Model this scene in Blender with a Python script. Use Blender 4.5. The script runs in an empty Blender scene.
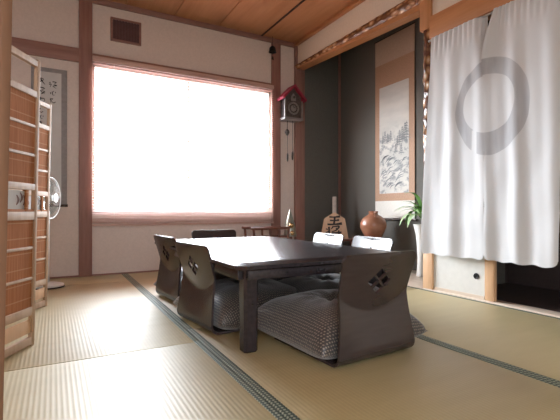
import bpy, bmesh, math, random
from mathutils import Vector, Matrix, noise
from mathutils.geometry import delaunay_2d_cdt
R = math.radians
C = bpy.context.scene.collection
S = bpy.context.scene
random.seed(7)

# ------------------------------------------------------------------ camera, world, exposure
CAMH = 0.56
cam_d = bpy.data.cameras.new('camera'); cam = bpy.data.objects.new('camera', cam_d); C.objects.link(cam)
cam_d.sensor_fit = 'HORIZONTAL'; cam_d.sensor_width = 36.0; cam_d.lens = 36.0 * 412.5 / 560.0
cam_d.clip_start = 0.02
cam.location = (0, 0, CAMH)
cam.rotation_euler = (R(90 + 0.13), 0, -0.50246)
S.camera = cam

WORLD_WINDOW = 60.0     # bright overcast sky on the window side
WORLD_REAR = 7.5        # daylight reaching the room from the open side behind the camera
EXPOSURE = -0.22
w = bpy.data.worlds.new('daylight'); S.world = w; w.use_nodes = True
nt = w.node_tree; nt.nodes.clear()
tc = nt.nodes.new('ShaderNodeTexCoord'); sp = nt.nodes.new('ShaderNodeSeparateXYZ')
mr = nt.nodes.new('ShaderNodeMapRange'); mr.inputs['From Min'].default_value = -0.25; mr.inputs['From Max'].default_value = 0.25
mr.inputs['To Min'].default_value = WORLD_REAR; mr.inputs['To Max'].default_value = WORLD_WINDOW
bg = nt.nodes.new('ShaderNodeBackground'); bg.inputs['Color'].default_value = (0.91, 0.97, 1.06, 1)
wo = nt.nodes.new('ShaderNodeOutputWorld')
nt.links.new(tc.outputs['Generated'], sp.inputs[0]); nt.links.new(sp.outputs['Y'], mr.inputs['Value'])
el = nt.nodes.new('ShaderNodeMapRange'); el.inputs['From Min'].default_value = -0.06; el.inputs['From Max'].default_value = 0.06   # ground darker than sky
el.inputs['To Min'].default_value = 0.16; el.inputs['To Max'].default_value = 1.0
mu = nt.nodes.new('ShaderNodeMath'); mu.operation = 'MULTIPLY'
nt.links.new(sp.outputs['Z'], el.inputs['Value']); nt.links.new(mr.outputs[0], mu.inputs[0]); nt.links.new(el.outputs[0], mu.inputs[1])
nt.links.new(mu.outputs[0], bg.inputs['Strength']); nt.links.new(bg.outputs[0], wo.inputs[0])

# sky portal in the window opening (guides the sampling of daylight, adds no light)
pl = bpy.data.lights.new('window_portal', 'AREA'); pl.shape = 'RECTANGLE'; pl.size = 1.76; pl.size_y = 1.34
pl.cycles.is_portal = True
po = bpy.data.objects.new('window_portal', pl); C.objects.link(po)
po.location = (1.17, 4.03, 1.19); po.rotation_euler = (R(-90), 0, 0)

S.view_settings.view_transform = 'Standard'; S.view_settings.look = 'None'
S.view_settings.exposure = EXPOSURE; S.view_settings.gamma = 1.0; S.view_settings.use_curve_mapping = False

# ------------------------------------------------------------------ materials
class NT:
    def __init__(s, name):
        s.m = bpy.data.materials.new(name); s.m.use_nodes = True
        s.t = s.m.node_tree; s.b = s.t.nodes['Principled BSDF']; s.tc = None
    def n(s, typ, **kw):
        o = s.t.nodes.new('ShaderNode' + typ)
        for k, v in kw.items(): setattr(o, k, v)
        return o
    def l(s, a, b): s.t.links.new(a, b)
    def obj(s):
        if not s.tc: s.tc = s.n('TexCoord')
        return s.tc.outputs['Object']
    def mapped(s, scale=(1, 1, 1), rot=(0, 0, 0), loc=(0, 0, 0)):
        mp = s.n('Mapping'); mp.inputs['Scale'].default_value = scale; mp.inputs['Rotation'].default_value = rot
        mp.inputs['Location'].default_value = loc
        s.l(s.obj(), mp.inputs[0]); return mp.outputs[0]
    def noise(s, vec, scale=5, detail=3, rough=0.5):
        o = s.n('TexNoise'); o.inputs['Scale'].default_value = scale; o.inputs['Detail'].default_value = detail
        o.inputs['Roughness'].default_value = rough; s.l(vec, o.inputs['Vector']); return o.outputs['Fac']
    def math(s, op, a, b=None, c=None):
        o = s.n('Math', operation=op)
        for i, v in enumerate((a, b, c)):
            if v is None: continue
            if isinstance(v, (int, float)): o.inputs[i].default_value = v
            else: s.l(v, o.inputs[i])
        return o.outputs[0]
    def ramp(s, fac, stops):
        o = s.n('ValToRGB'); e = o.color_ramp.elements
        while len(e) < len(stops): e.new(0.5)
        for k, (p, c) in enumerate(stops): e[k].position = p; e[k].color = (*c, 1)
        s.l(fac, o.inputs[0]); return o.outputs[0]
    def mix(s, fac, a, b, blend='MIX'):
        o = s.n('Mix', data_type='RGBA', blend_type=blend)
        if isinstance(fac, (int, float)): o.inputs[0].default_value = fac
        else: s.l(fac, o.inputs[0])
        for i, v in ((6, a), (7, b)):
            if isinstance(v, tuple): o.inputs[i].default_value = (*v, 1)
            else: s.l(v, o.inputs[i])
        return o.outputs[2]
    def bump(s, h, strength=0.3, dist=0.002):
        o = s.n('Bump'); o.inputs['Strength'].default_value = strength; o.inputs['Distance'].default_value = dist
        s.l(h, o.inputs['Height']); s.l(o.outputs[0], s.b.inputs['Normal'])
    def col(s, c):
        if isinstance(c, tuple): s.b.inputs['Base Color'].default_value = (*c, 1)
        else: s.l(c, s.b.inputs['Base Color'])
    def p(s, **kw):
        for k, v in kw.items(): s.b.inputs[k.replace('_', ' ')].default_value = v
        return s

def wood(name, c1, c2, axis='Z', rough=0.5, scale=1.0, spec=0.4, coat=0):
    m = NT(name); sc = {'X': (1.2, 14, 14), 'Y': (14, 1.2, 14), 'Z': (14, 14, 1.2)}[axis]
    v = m.mapped(tuple(q * scale for q in sc))
    f = m.noise(v, 2.2, 5, 0.6)
    m.col(m.ramp(f, [(0.3, c1), (0.7, c2)])); m.bump(f, 0.12, 0.002)
    m.p(Roughness=rough, Specular_IOR_Level=spec, Coat_Weight=coat); return m.m

def plain(name, c, rough=0.6, metal=0.0, var=0.1, spec=0.4, nscale=30, bump=0.0):
    m = NT(name); f = m.noise(m.obj(), nscale, 4)
    lo = tuple(q * (1 - var) for q in c); hi = tuple(min(1, q * (1 + var)) for q in c)
    m.col(m.ramp(f, [(0.3, lo), (0.7, hi)])); m.p(Roughness=rough, Metallic=metal, Specular_IOR_Level=spec)
    if bump: m.bump(f, bump, 0.002)
    return m.m

M = {}
M['plaster'] = plain('plaster', (0.71, 0.62, 0.56), 0.85, var=0.04, nscale=60, bump=0.15, spec=0.2)
M['plaster_warm'] = plain('plaster_warm', (0.74, 0.66, 0.54), 0.85, var=0.04, nscale=60, bump=0.15, spec=0.2)
M['toko_plaster'] = plain('toko_plaster', (0.140, 0.132, 0.116), 0.9, var=0.12, nscale=140, bump=0.3, spec=0.2)
M['pillar'] = wood('pillar_wood', (0.25, 0.125, 0.10), (0.34, 0.185, 0.15), 'Z', 0.5)
M['beamX'] = wood('beam_wood_x', (0.25, 0.125, 0.10), (0.34, 0.185, 0.15), 'X', 0.5)
M['orangeY'] = wood('orange_wood_y', (0.40, 0.17, 0.065), (0.52, 0.25, 0.11), 'Y', 0.4)
M['orangeZ'] = wood('orange_wood_z', (0.42, 0.19, 0.08), (0.54, 0.27, 0.12), 'Z', 0.4)
M['ceiling'] = wood('ceiling_board', (0.46, 0.22, 0.105), (0.57, 0.29, 0.145), 'Y', 0.5, 0.6)
M['palewood'] = wood('pale_wood', (0.62, 0.50, 0.39), (0.72, 0.60, 0.48), 'Y', 0.35)
M['palewoodZ'] = wood('pale_wood_z', (0.60, 0.36, 0.20), (0.72, 0.46, 0.27), 'Z', 0.45)
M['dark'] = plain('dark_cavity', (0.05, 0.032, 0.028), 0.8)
M['paper'] = plain('door_paper', (0.68, 0.66, 0.61), 0.8, var=0.03)
M['black_metal'] = plain('black_metal', (0.03, 0.03, 0.03), 0.4, 0.6)
M['white_plastic'] = plain('white_plastic', (0.78, 0.78, 0.76), 0.4, var=0.02)
M['steel'] = plain('steel', (0.6, 0.6, 0.6), 0.3, 0.9)
M['brass'] = plain('brass', (0.62, 0.42, 0.2), 0.2, 0.9)
M['blind'] = wood('blind_slat_wood', (0.52, 0.34, 0.28), (0.62, 0.42, 0.35), 'X', 0.5)
M['alu'] = plain('sash', (0.55, 0.42, 0.36), 0.4, 0.2)
M['screenwood'] = wood('screen_frame_wood', (0.42, 0.28, 0.18), (0.54, 0.38, 0.26), 'Z', 0.65, 1.0, 0.25)
M['screenpost'] = wood('screen_post_wood', (0.17, 0.085, 0.048), (0.22, 0.115, 0.065), 'Z', 0.7, 1.0, 0.15)
M['ink'] = plain('ink', (0.025, 0.022, 0.022), 0.6)
M['greyink'] = plain('grey_ink', (0.2, 0.21, 0.22), 0.8)
M['calpaper'] = plain('calligraphy_paper', (0.60, 0.59, 0.57), 0.75, var=0.04, nscale=12)
M['calmount'] = plain('calligraphy_mount', (0.30, 0.285, 0.28), 0.7, var=0.1)
M['bench'] = wood('bench_wood', (0.13, 0.05, 0.035), (0.2, 0.085, 0.06), 'X', 0.3)
M['red'] = plain('red_roof_paint', (0.36, 0.035, 0.065), 0.6)
M['clockwood'] = plain('clock_wood', (0.085, 0.07, 0.065), 0.4, var=0.3, nscale=60)
M['clockpale'] = plain('clock_pale', (0.24, 0.21, 0.20), 0.4)
M['cone'] = plain('cone_metal', (0.30, 0.30, 0.25), 0.3, 0.7)
M['leaf'] = plain('leaf', (0.16, 0.33, 0.09), 0.35, var=0.5, nscale=9)
M['leafpale'] = plain('leaf_pale', (0.42, 0.58, 0.30), 0.35, var=0.3, nscale=9)  # paler leaf colour stands in for whitish highlights on the foliage
M['vase'] = plain('white_vase', (0.78, 0.76, 0.71), 0.3, var=0.03)
M['shogi'] = wood('shogi_wood', (0.52, 0.33, 0.20), (0.62, 0.42, 0.27), 'Z', 0.5)
M['rod'] = plain('scroll_rod', (0.05, 0.03, 0.02), 0.3)
M['scroll_mount'] = plain('scroll_brocade', (0.40, 0.24, 0.15), 0.7, var=0.12, nscale=80)
M['scroll_top'] = plain('scroll_upper_silk', (0.46, 0.33, 0.24), 0.7, var=0.06, nscale=50)
M['scroll_low'] = plain('scroll_lower_silk', (0.66, 0.62, 0.55), 0.7, var=0.04, nscale=50)

def mk_lacquer():
    m = NT('dark_lacquer_table'); v = m.mapped((30, 2, 30)); f = m.noise(v, 2, 4)
    m.col(m.ramp(f, [(0.3, (0.016, 0.012, 0.014)), (0.7, (0.030, 0.022, 0.024))]))
    m.p(Roughness=0.27, Specular_IOR_Level=0.5); return m.m
M['table'] = mk_lacquer()
def mk_zaisu():
    m = NT('brown_lacquer_plywood'); f = m.noise(m.mapped((3, 3, 24)), 3, 4)
    m.col(m.ramp(f, [(0.3, (0.033, 0.023, 0.023)), (0.7, (0.039, 0.028, 0.028))]))
    m.p(Roughness=0.24, Specular_IOR_Level=0.65); return m.m
M['zaisu'] = mk_zaisu()
def mk_tatami():
    m = NT('tatami_weave')
    s = m.n('SeparateXYZ'); m.l(m.obj(), s.inputs[0])
    rid = m.math('SINE', m.math('MULTIPLY', s.outputs[0], 2 * math.pi / 0.0145))
    rid = m.math('MULTIPLY_ADD', rid, 0.5, 0.5)
    wv = m.math('MULTIPLY_ADD', m.math('SINE', m.math('MULTIPLY', s.outputs[1], 2 * math.pi / 0.006)), 0.5, 0.5)
    big = m.noise(m.mapped((1.2, 6, 1)), 2.0, 4)
    fib = m.noise(m.mapped((8, 160, 8)), 2.0, 2)
    base = m.ramp(big, [(0.25, (0.46, 0.38, 0.17)), (0.75, (0.53, 0.445, 0.22))])
    base = m.mix(m.math('MULTIPLY', fib, 0.35), base, (0.36, 0.26, 0.13))
    base = m.mix(m.math('MULTIPLY', m.math('POWER', rid, 2.0), 0.12), base, (0.27, 0.20, 0.11))
    m.col(base)
    h = m.math('ADD', m.math('MULTIPLY', rid, -1.0), m.math('MULTIPLY', wv, 0.25))
    m.bump(h, 0.6, 0.0008)
    m.p(Roughness=0.55, Specular_IOR_Level=1.0, Coat_Weight=0.6, Coat_Roughness=0.55); return m.m
M['tatami'] = mk_tatami()
def mk_heri():
    m = NT('tatami_border_cloth')
    s = m.n('SeparateXYZ'); m.l(m.obj(), s.inputs[0])
    k = 2 * math.pi / 0.027
    a = m.math('MULTIPLY', m.math('SINE', m.math('MULTIPLY', s.outputs[0], k)), m.math('SINE', m.math('MULTIPLY', s.outputs[1], k)))
    f = m.math('GREATER_THAN', m.math('ABSOLUTE', a), 0.6)
    m.col(m.mix(f, (0.055, 0.075, 0.055), (0.38, 0.41, 0.30))); m.p(Roughness=0.6); return m.m
M['heri'] = mk_heri()
def mk_cushion():
    m = NT('cushion_dotted_weave')
    vo = m.n('TexVoronoi'); vo.inputs['Scale'].default_value = 84; vo.inputs['Randomness'].default_value = 0.25
    uv = m.n('UVMap'); m.l(uv.outputs[0], vo.inputs['Vector']); vo.voronoi_dimensions = '2D'
    f = m.math('LESS_THAN', vo.outputs['Distance'], 0.27)
    m.col(m.mix(f, (0.034, 0.029, 0.028), (0.27, 0.22, 0.17)))
    m.p(Roughness=0.42, Specular_IOR_Level=0.6, Sheen_Weight=0.3); return m.m
M['cushion'] = mk_cushion()
def mk_noren():
    m = NT('white_cloth_with_ink_ring')
    s = m.n('SeparateXYZ'); m.l(m.obj(), s.inputs[0])
    nz = m.math('MULTIPLY_ADD', m.noise(m.obj(), 5, 2), 0.10, -0.05)
    def rr(cy, cz, ry, rz):
        a = m.math('DIVIDE', m.math('SUBTRACT', s.outputs[1], cy), ry)
        b = m.math('DIVIDE', m.math('SUBTRACT', s.outputs[2], cz), rz)
        return m.math('ADD', m.math('SQRT', m.math('ADD', m.math('MULTIPLY', a, a), m.math('MULTIPLY', b, b))), nz), a, b
    r1, a1, b1 = rr(1.553, 1.182, 0.236, 0.288)
    r2, a2, b2 = rr(1.566, 1.205, 0.172, 0.175)
    ring = m.math('MULTIPLY', m.math('LESS_THAN', r1, 1.0), m.math('GREATER_THAN', r2, 1.0))
    # the dry gap where the brush stroke starts, lower left of the ring
    gap = m.math('MULTIPLY', m.math('LESS_THAN', s.outputs[2], 1.06),
                 m.math('LESS_THAN', m.math('ABSOLUTE', m.math('SUBTRACT', s.outputs[1], 1.655)), 0.020))
    ring = m.math('MULTIPLY', ring, m.math('SUBTRACT', 1.0, gap))
    f2 = m.noise(m.mapped((6, 6, 1)), 6, 3)
    inkc = m.ramp(f2, [(0.3, (0.44, 0.435, 0.44)), (0.7, (0.52, 0.515, 0.515))])
    m.col(m.mix(ring, (0.70, 0.695, 0.685), inkc))
    m.p(Roughness=0.75, Specular_IOR_Level=0.25); 
    wv = m.noise(m.obj(), 300, 2); m.bump(wv, 0.1, 0.001)
    # thin cloth lets a little light through
    tr = m.n('BsdfTranslucent'); tr.inputs['Color'].default_value = (0.8, 0.79, 0.78, 1)
    mx = m.n('MixShader'); mx.inputs[0].default_value = 0.15
    out = m.t.nodes['Material Output']
    m.l(m.b.outputs[0], mx.inputs[1]); m.l(tr.outputs[0], mx.inputs[2]); m.l(mx.outputs[0], out.inputs[0])
    return m.m
M['noren'] = mk_noren()
def mk_reed():
    m = NT('reed_infill')
    v = m.mapped((260, 260, 2)); f = m.noise(v, 1.0, 2)
    s = m.n('SeparateXYZ'); m.l(m.obj(), s.inputs[0])
    th = m.math('GREATER_THAN', m.math('SINE', m.math('MULTIPLY', s.outputs[2], 2 * math.pi / 0.062)), 0.97)
    c = m.ramp(f, [(0.3, (0.36, 0.145, 0.065)), (0.7, (0.50, 0.225, 0.11))])
    m.col(m.mix(m.math('MULTIPLY', th, 0.5), c, (0.62, 0.38, 0.22))); m.bump(f, 0.4, 0.002); m.p(Roughness=0.85, Specular_IOR_Level=0.1); return m.m
M['reed'] = mk_reed()
def mk_bark():
    m = NT('polished_dimpled_log')
    vo = m.n('TexVoronoi'); vo.inputs['Scale'].default_value = 26
    m.l(m.mapped((1, 1, 0.6)), vo.inputs['Vector'])
    f = vo.outputs['Distance']
    m.col(m.ramp(f, [(0.10, (0.80, 0.66, 0.50)), (0.38, (0.46, 0.24, 0.11)), (0.62, (0.12, 0.05, 0.03))]))  # pale cell centres put the polished log's highlights into the colour
    m.bump(f, 0.9, 0.012); m.p(Roughness=0.27, Specular_IOR_Level=0.5); return m.m
M['bark'] = mk_bark()
def mk_barkY():
    m = NT('polished_dimpled_beam')
    vo = m.n('TexVoronoi'); vo.inputs['Scale'].default_value = 22
    m.l(m.mapped((1, 0.6, 1.3)), vo.inputs['Vector'])
    f = vo.outputs['Distance']
    m.col(m.ramp(f, [(0.10, (0.78, 0.60, 0.40)), (0.34, (0.50, 0.25, 0.11)), (0.60, (0.16, 0.065, 0.03))]))  # highlights along the beam painted as pale cell centres
    m.bump(f, 0.9, 0.012); m.p(Roughness=0.25, Specular_IOR_Level=0.6); return m.m
M['barkY'] = mk_barkY()
def mk_painting():
    m = NT('ink_landscape_paper')
    s = m.n('SeparateXYZ'); m.l(m.obj(), s.inputs[0])
    f = m.noise(m.mapped((1, 9, 14)), 1.6, 6, 0.65)
    low = m.n('MapRange'); low.inputs['From Min'].default_value = 1.45; low.inputs['From Max'].default_value = 1.25
    m.l(s.outputs[2], low.inputs['Value'])
    inkm = m.math('MULTIPLY', m.ramp(f, [(0.50, (0, 0, 0)), (0.62, (1, 1, 1))]), low.outputs[0])
    mist = m.ramp(m.noise(m.mapped((1, 4, 12)), 0.8, 3), [(0.4, (0.60, 0.57, 0.51)), (0.7, (0.50, 0.485, 0.44))])
    m.col(m.mix(m.math('MULTIPLY', inkm, 0.8), mist, (0.20, 0.21, 0.22))); m.p(Roughness=0.8); return m.m
M['painting'] = mk_painting()
def mk_jug():
    m = NT('glazed_brown_stoneware'); f = m.noise(m.mapped((3, 3, 6)), 3, 4)
    m.col(m.ramp(f, [(0.3, (0.27, 0.105, 0.06)), (0.7, (0.37, 0.175, 0.105))])); m.p(Roughness=0.27, Specular_IOR_Level=0.5); return m.m
M['jug'] = mk_jug()
def mk_glass(name, tint, gloss):
    m = bpy.data.materials.new(name); m.use_nodes = True; t = m.node_tree; t.nodes.clear()
    a = t.nodes.new('ShaderNodeBsdfTransparent'); a.inputs[0].default_value = (*tint, 1)
    g = t.nodes.new('ShaderNodeBsdfGlossy'); g.inputs['Roughness'].default_value = 0.03
    x = t.nodes.new('ShaderNodeMixShader'); x.inputs[0].default_value = gloss
    o = t.nodes.new('ShaderNodeOutputMaterial')
    t.links.new(a.outputs[0], x.inputs[1]); t.links.new(g.outputs[0], x.inputs[2]); t.links.new(x.outputs[0], o.inputs[0]); return m
M['glass'] = mk_glass('window_glass', (0.97, 0.98, 0.98), 0.05)
M['blade'] = mk_glass('tinted_blade_plastic', (0.62, 0.74, 0.74), 0.12)

# ------------------------------------------------------------------ mesh helpers
def NB(): return bmesh.new()
def box(bm, x0, x1, y0, y1, z0, z1, bev=0.0, mat=None):
    r = bmesh.ops.create_cube(bm, size=1.0); vs = r['verts']
    for v in vs:
        v.co = Vector(((x0 + x1) / 2 + v.co.x * (x1 - x0), (y0 + y1) / 2 + v.co.y * (y1 - y0), (z0 + z1) / 2 + v.co.z * (z1 - z0)))
    if bev:
        es = list({e for v in vs for e in v.link_edges})
        g = bmesh.ops.bevel(bm, geom=es, offset=bev, segments=2, affect='EDGES', profile=0.5)
        vs = list({v for f in g['faces'] for v in f.verts} | {v for v in vs if v.is_valid})
    if mat is not None:
        for v in vs: v.co = mat @ v.co
    return vs
def prism(bm, pts, d):                       # pts: 3-D loop, extruded by vector d
    a = [bm.verts.new(p) for p in pts]; b = [bm.verts.new(Vector(p) + Vector(d)) for p in pts]
    n = len(pts); bm.faces.new(a); bm.faces.new(b[::-1])
    for i in range(n): bm.faces.new((a[i], b[i], b[(i + 1) % n], a[(i + 1) % n]))
    return a + b
def lathe(bm, prof, c=(0, 0, 0), seg=32, axis='Z'):
    rings = []
    c = Vector(c)
    for r, h in prof:
        ring = []
        for k in range(seg):
            a = 2 * math.pi * k / seg
            p = (r * math.cos(a), r * math.sin(a), h)
            if axis == 'X': p = (p[2], p[0], p[1])
            if axis == 'Y': p = (p[0], p[2], p[1])
            ring.append(bm.verts.new(c + Vector(p)))
        rings.append(ring)
    for q in range(len(rings) - 1):
        for k in range(seg):
            bm.faces.new((rings[q][k], rings[q][(k + 1) % seg], rings[q + 1][(k + 1) % seg], rings[q + 1][k]))
    for ring, r in ((rings[0], prof[0][0]), (rings[-1], prof[-1][0])):
        if r > 1e-6: bm.faces.new(ring)
def tube(bm, pts, r, seg=8, cap=True):
    pts = [Vector(p) for p in pts]; n = len(pts); rings = []
    rs = r if isinstance(r, (list, tuple)) else [r] * n
    for i, p in enumerate(pts):
        t = (pts[min(i + 1, n - 1)] - pts[max(i - 1, 0)]).normalized()
        u = t.cross(Vector((0, 0, 1))); 
        if u.length < 1e-3: u = t.cross(Vector((0, 1, 0)))
        u.normalize(); v = t.cross(u)
        rings.append([bm.verts.new(p + (u * math.cos(2 * math.pi * k / seg) + v * math.sin(2 * math.pi * k / seg)) * rs[i]) for k in range(seg)])
    for q in range(n - 1):
        for k in range(seg):
            bm.faces.new((rings[q][k], rings[q][(k + 1) % seg], rings[q + 1][(k + 1) % seg], rings[q + 1][k]))
    if cap: bm.faces.new(rings[0]); bm.faces.new(rings[-1])
def ring_torus(bm, c, R0, r, nrm, seg=32, sub=8):
    nrm = Vector(nrm).normalized(); u = nrm.cross(Vector((0, 0, 1)))
    if u.length < 1e-3: u = Vector((1, 0, 0))
    u.normalize(); v = nrm.cross(u); c = Vector(c); rings = []
    for k in range(seg):
        a = 2 * math.pi * k / seg; d = u * math.cos(a) + v * math.sin(a)
        rings.append([bm.verts.new(c + d * (R0 + r * math.cos(2 * math.pi * j / sub)) + nrm * r * math.sin(2 * math.pi * j / sub)) for j in range(sub)])
    for k in range(seg):
        for j in range(sub):
            bm.faces.new((rings[k][j], rings[(k + 1) % seg][j], rings[(k + 1) % seg][(j + 1) % sub], rings[k][(j + 1) % sub]))
def brush(bm, pts, ws, o, ux, uy, th=0.0008):  # an ink stroke: ribbon of changing width lying on a plane
    o, ux, uy = Vector(o), Vector(ux), Vector(uy); nrm = ux.cross(uy).normalized() * th
    P = [Vector((p[0], p[1])) for p in pts]
    if len(P) > 2:                             # smooth the stroke
        Q = []; W = []
        for i in range(len(P) - 1):
            p0, p1, p2, p3 = P[max(i - 1, 0)], P[i], P[i + 1], P[min(i + 2, len(P) - 1)]
            for k in range(4):
                t = k / 4
                Q.append(0.5 * ((2 * p1) + (p2 - p0) * t + (2 * p0 - 5 * p1 + 4 * p2 - p3) * t * t + (3 * p1 - p0 - 3 * p2 + p3) * t ** 3)); W.append(ws[i] * (1 - t) + ws[i + 1] * t)
        Q.append(P[-1]); W.append(ws[-1]); P, ws = Q, W
    L = []; Rr = []
    for i, p in enumerate(P):
        t = (P[min(i + 1, len(P) - 1)] - P[max(i - 1, 0)]).normalized(); nn = Vector((-t.y, t.x)) * ws[i] / 2
        L.append(p + nn); Rr.append(p - nn)
    up = lambda q: o + ux * q.x + uy * q.y
    top = [[bm.verts.new(up(q) + nrm) for q in L], [bm.verts.new(up(q) + nrm) for q in Rr]]
    for i in range(len(P) - 1): bm.faces.new((top[0][i], top[0][i + 1], top[1][i + 1], top[1][i]))
def obj(name, bm, mat, parent=None, smooth=True, ang=35):
    bmesh.ops.remove_doubles(bm, verts=bm.verts, dist=1e-6)
    bmesh.ops.recalc_face_normals(bm, faces=bm.faces)
    me = bpy.data.meshes.new(name); bm.to_mesh(me); bm.free()
    if smooth:
        me.polygons.foreach_set('use_smooth', [True] * len(me.polygons)); me.set_sharp_from_angle(angle=R(ang))
    if mat: me.materials.append(M[mat] if isinstance(mat, str) else mat)
    o = bpy.data.objects.new(name, me); C.objects.link(o)
    if parent: o.parent = parent
    return o
def tag(o, label, cat, group=None):
    o['label'] = label; o['category'] = cat
    if group: o['group'] = group
    return o
def thing(name, label, cat, loc=(0, 0, 0), rz=0.0, group=None):
    o = bpy.data.objects.new(name, None); C.objects.link(o); o.empty_display_size = 0.1
    o.location = loc; o.rotation_euler = (0, 0, rz); return tag(o, label, cat, group)
def struct(name, bm, mat, parent=None, label=None, **k):
    o = obj(name, bm, mat, parent, **k)
    if not parent: o['kind'] = 'structure'
    if label: o['label'] = label; 
    return o
def sbox(name, mat, *a, bev=0.0, parent=None):
    bm = NB(); box(bm, *a, bev=bev); return struct(name, bm, mat, parent)
def dup(root, label, loc, rz, group=None):
    r = root.copy(); C.objects.link(r); r.location = loc; r.rotation_euler = (0, 0, rz); r['label'] = label
    if group: r['group'] = group
    for ch in list(root.children):
        c = ch.copy(); C.objects.link(c); c.parent = r
        for g in list(ch.children):
            d = g.copy(); C.objects.link(d); d.parent = c
    return r

# ------------------------------------------------------------------ room shell
BY = 3.91      # back (window) wall
RX = 2.34      # right wall
CZ = 2.40      # ceiling
sbox('floor', 'tatami', -1.3, 2.42, -1.4, BY + 0.12, -0.12, -0.0315)
# ceiling: long boards with dark gaps between them
bm = NB(); seams = [-1.3, -0.75, -0.31, 0.13, 0.565, 1.0, 1.436, 1.912, 2.346, 2.42]
for a, b in zip(seams[:-1], seams[1:]):
    box(bm, a + 0.004, b - 0.004, -1.4, BY + 0.12, CZ, CZ + 0.012, bev=0.0015)
box(bm, -1.3, 2.42, -1.4, BY + 0.12, CZ + 0.013, CZ + 0.05)
struct('ceiling', bm, 'ceiling')
sbox('trim_1', 'dark', 1.904, 1.922, -1.4, BY, CZ - 0.006, CZ + 0.001)      # dark batten between ceiling boards
WX0, WX1, WZ0, WZ1 = 0.295, 2.038, 0.545, 1.86
bm = NB()
box(bm, -1.3, WX0, BY, BY + 0.12, -0.03, CZ)
box(bm, WX1, 2.42, BY, BY + 0.12, -0.03, CZ)
box(bm, WX0, WX1, BY, BY + 0.12, -0.03, WZ0)
box(bm, WX0, WX1, BY, BY + 0.12, WZ1, CZ)
struct('wall_back', bm, 'plaster', smooth=False)
sbox('wall_left', 'plaster', -1.42, -1.3, -1.4, BY + 0.12, -0.03, CZ)
sbox('wall_rear', 'plaster', 0.35, 2.42, -1.5, -1.4, -0.03, CZ)
sbox('trim_2', 'pillar', 0.189, 0.293, BY - 0.022, BY + 0.02, -0.03, CZ, bev=0.003)      # pillar left of the window
sbox('trim_3', 'pillar', 2.040, 2.146, BY - 0.022, BY + 0.02, -0.03, CZ, bev=0.003)      # pillar right of the window
sbox('trim_4', 'beamX', -1.3, 0.189, BY - 0.03, BY + 0.02, 1.825, 1.94, bev=0.003)       # lintel rails
sbox('trim_5', 'beamX', 0.293, 2.040, BY - 0.03, BY + 0.02, 1.83, 1.915, bev=0.003)
sbox('trim_6', 'beamX', -1.3, RX, BY - 0.03, BY + 0.01, 2.357, CZ, bev=0.003)            # cornice back
sbox('trim_7', 'orangeY', RX - 0.03, RX + 0.01, -1.4, BY - 0.03, 2.368, CZ, bev=0.003)   # cornice right
sbox('baseboard_back', 'beamX', -1.3, 2.33, BY - 0.008, BY, -0.03, 0.012)

# window: sash frame and glass behind the blind
wf = NB()
for a in ((WX0, WX1, WZ0, WZ0 + 0.05), (WX0, WX1, WZ1 - 0.045, WZ1), (WX0, WX0 + 0.02, WZ0, WZ1), (WX1 - 0.02, WX1, WZ0, WZ1)):
    box(wf, a[0], a[1], BY + 0.01, BY + 0.1, a[2], a[3])
win = struct('window_1', wf, 'alu', smooth=False)
sh = NB(); box(sh, 1.147, 1.165, BY + 0.04, BY + 0.075, WZ0 + 0.05, WZ1 - 0.045); obj('sash_stile', sh, 'alu', win)
g = NB(); box(g, WX0 + 0.02, WX1 - 0.02, BY + 0.05, BY + 0.054, WZ0 + 0.05, WZ1 - 0.045); obj('window_pane', g, 'glass', win, smooth=False)
sbox('trim_8', 'beamX', 0.293, 2.040, BY - 0.012, BY + 0.12, 0.525, 0.555, bev=0.003)    # window sill

# right wall: alcove side
AX = 2.95      # alcove back wall
sbox('wall_alcove_back', 'toko_plaster', AX, AX + 0.1, 1.95, BY + 0.12, -0.03, 2.75)
sbox('wall_alcove_left', 'toko_plaster', 2.42, AX, BY, BY + 0.12, -0.03, 2.75)
sbox('wall_alcove_right', 'toko_plaster', 2.42, AX, 2.00, 2.10, -0.03, 2.75)
sbox('wall_alcove_lintel', 'toko_plaster', RX + 0.07, RX + 0.10, 1.95, BY + 0.12, 2.13, 2.75)
sbox('ceiling_alcove', 'ceiling', RX + 0.1, AX + 0.1, 1.95, BY + 0.12, 2.66, 2.75)
sbox('floor_alcove', 'palewood', 2.325, AX, 2.10, BY, -0.03, 0.006, bev=0.002)
sbox('trim_9', 'pillar', AX - 0.02, AX, BY - 0.02, BY, 0.0, 2.66)                        # thin post in the alcove corner
sbox('trim_10', 'pillar', 2.325, 2.442, BY - 0.04, BY + 0.02, -0.03, CZ, bev=0.004)      # alcove corner pillar
sbox('wall_alcove_header', 'plaster_warm', RX + 0.01, RX + 0.07, 2.13, BY, 2.13, CZ)
# tapering log beam of the alcove: smooth underside, dimpled face
bm = NB(); N = 40; prev = None
for k in range(N + 1):
    y = 2.10 + (BY - 0.03 - 2.10) * k / N; t = k / N
    zt = 2.165; zb = 2.020 + 0.10 * t
    ring = []
    for j in range(10):
        a = -math.pi / 2 + math.pi * j / 9
        d = 0.004 * math.sin(y * 61 + j) + 0.003 * math.sin(y * 97 + 2 * j)
        ring.append(bm.verts.new((RX + 0.01 - (0.028 + d) * math.cos(a), y, zb + (zt - zb) * (0.63 + 0.37 * math.sin(a)))))
    ring = [bm.verts.new((RX + 0.09, y, zt))][:0] + ring
    ring.append(bm.verts.new((RX + 0.09, y, zt))); ring.insert(0, bm.verts.new((RX + 0.09, y, zb + 0.26 * (zt - zb))))
    if prev:
        for j in range(len(ring)): bm.faces.new((prev[j], ring[j], ring[(j + 1) % len(ring)], prev[(j + 1) % len(ring)]))
    else: bm.faces.new(ring)
    prev = ring
bm.faces.new(prev)
tb = struct('trim_11', bm, 'barkY')
bm = NB()
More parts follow.
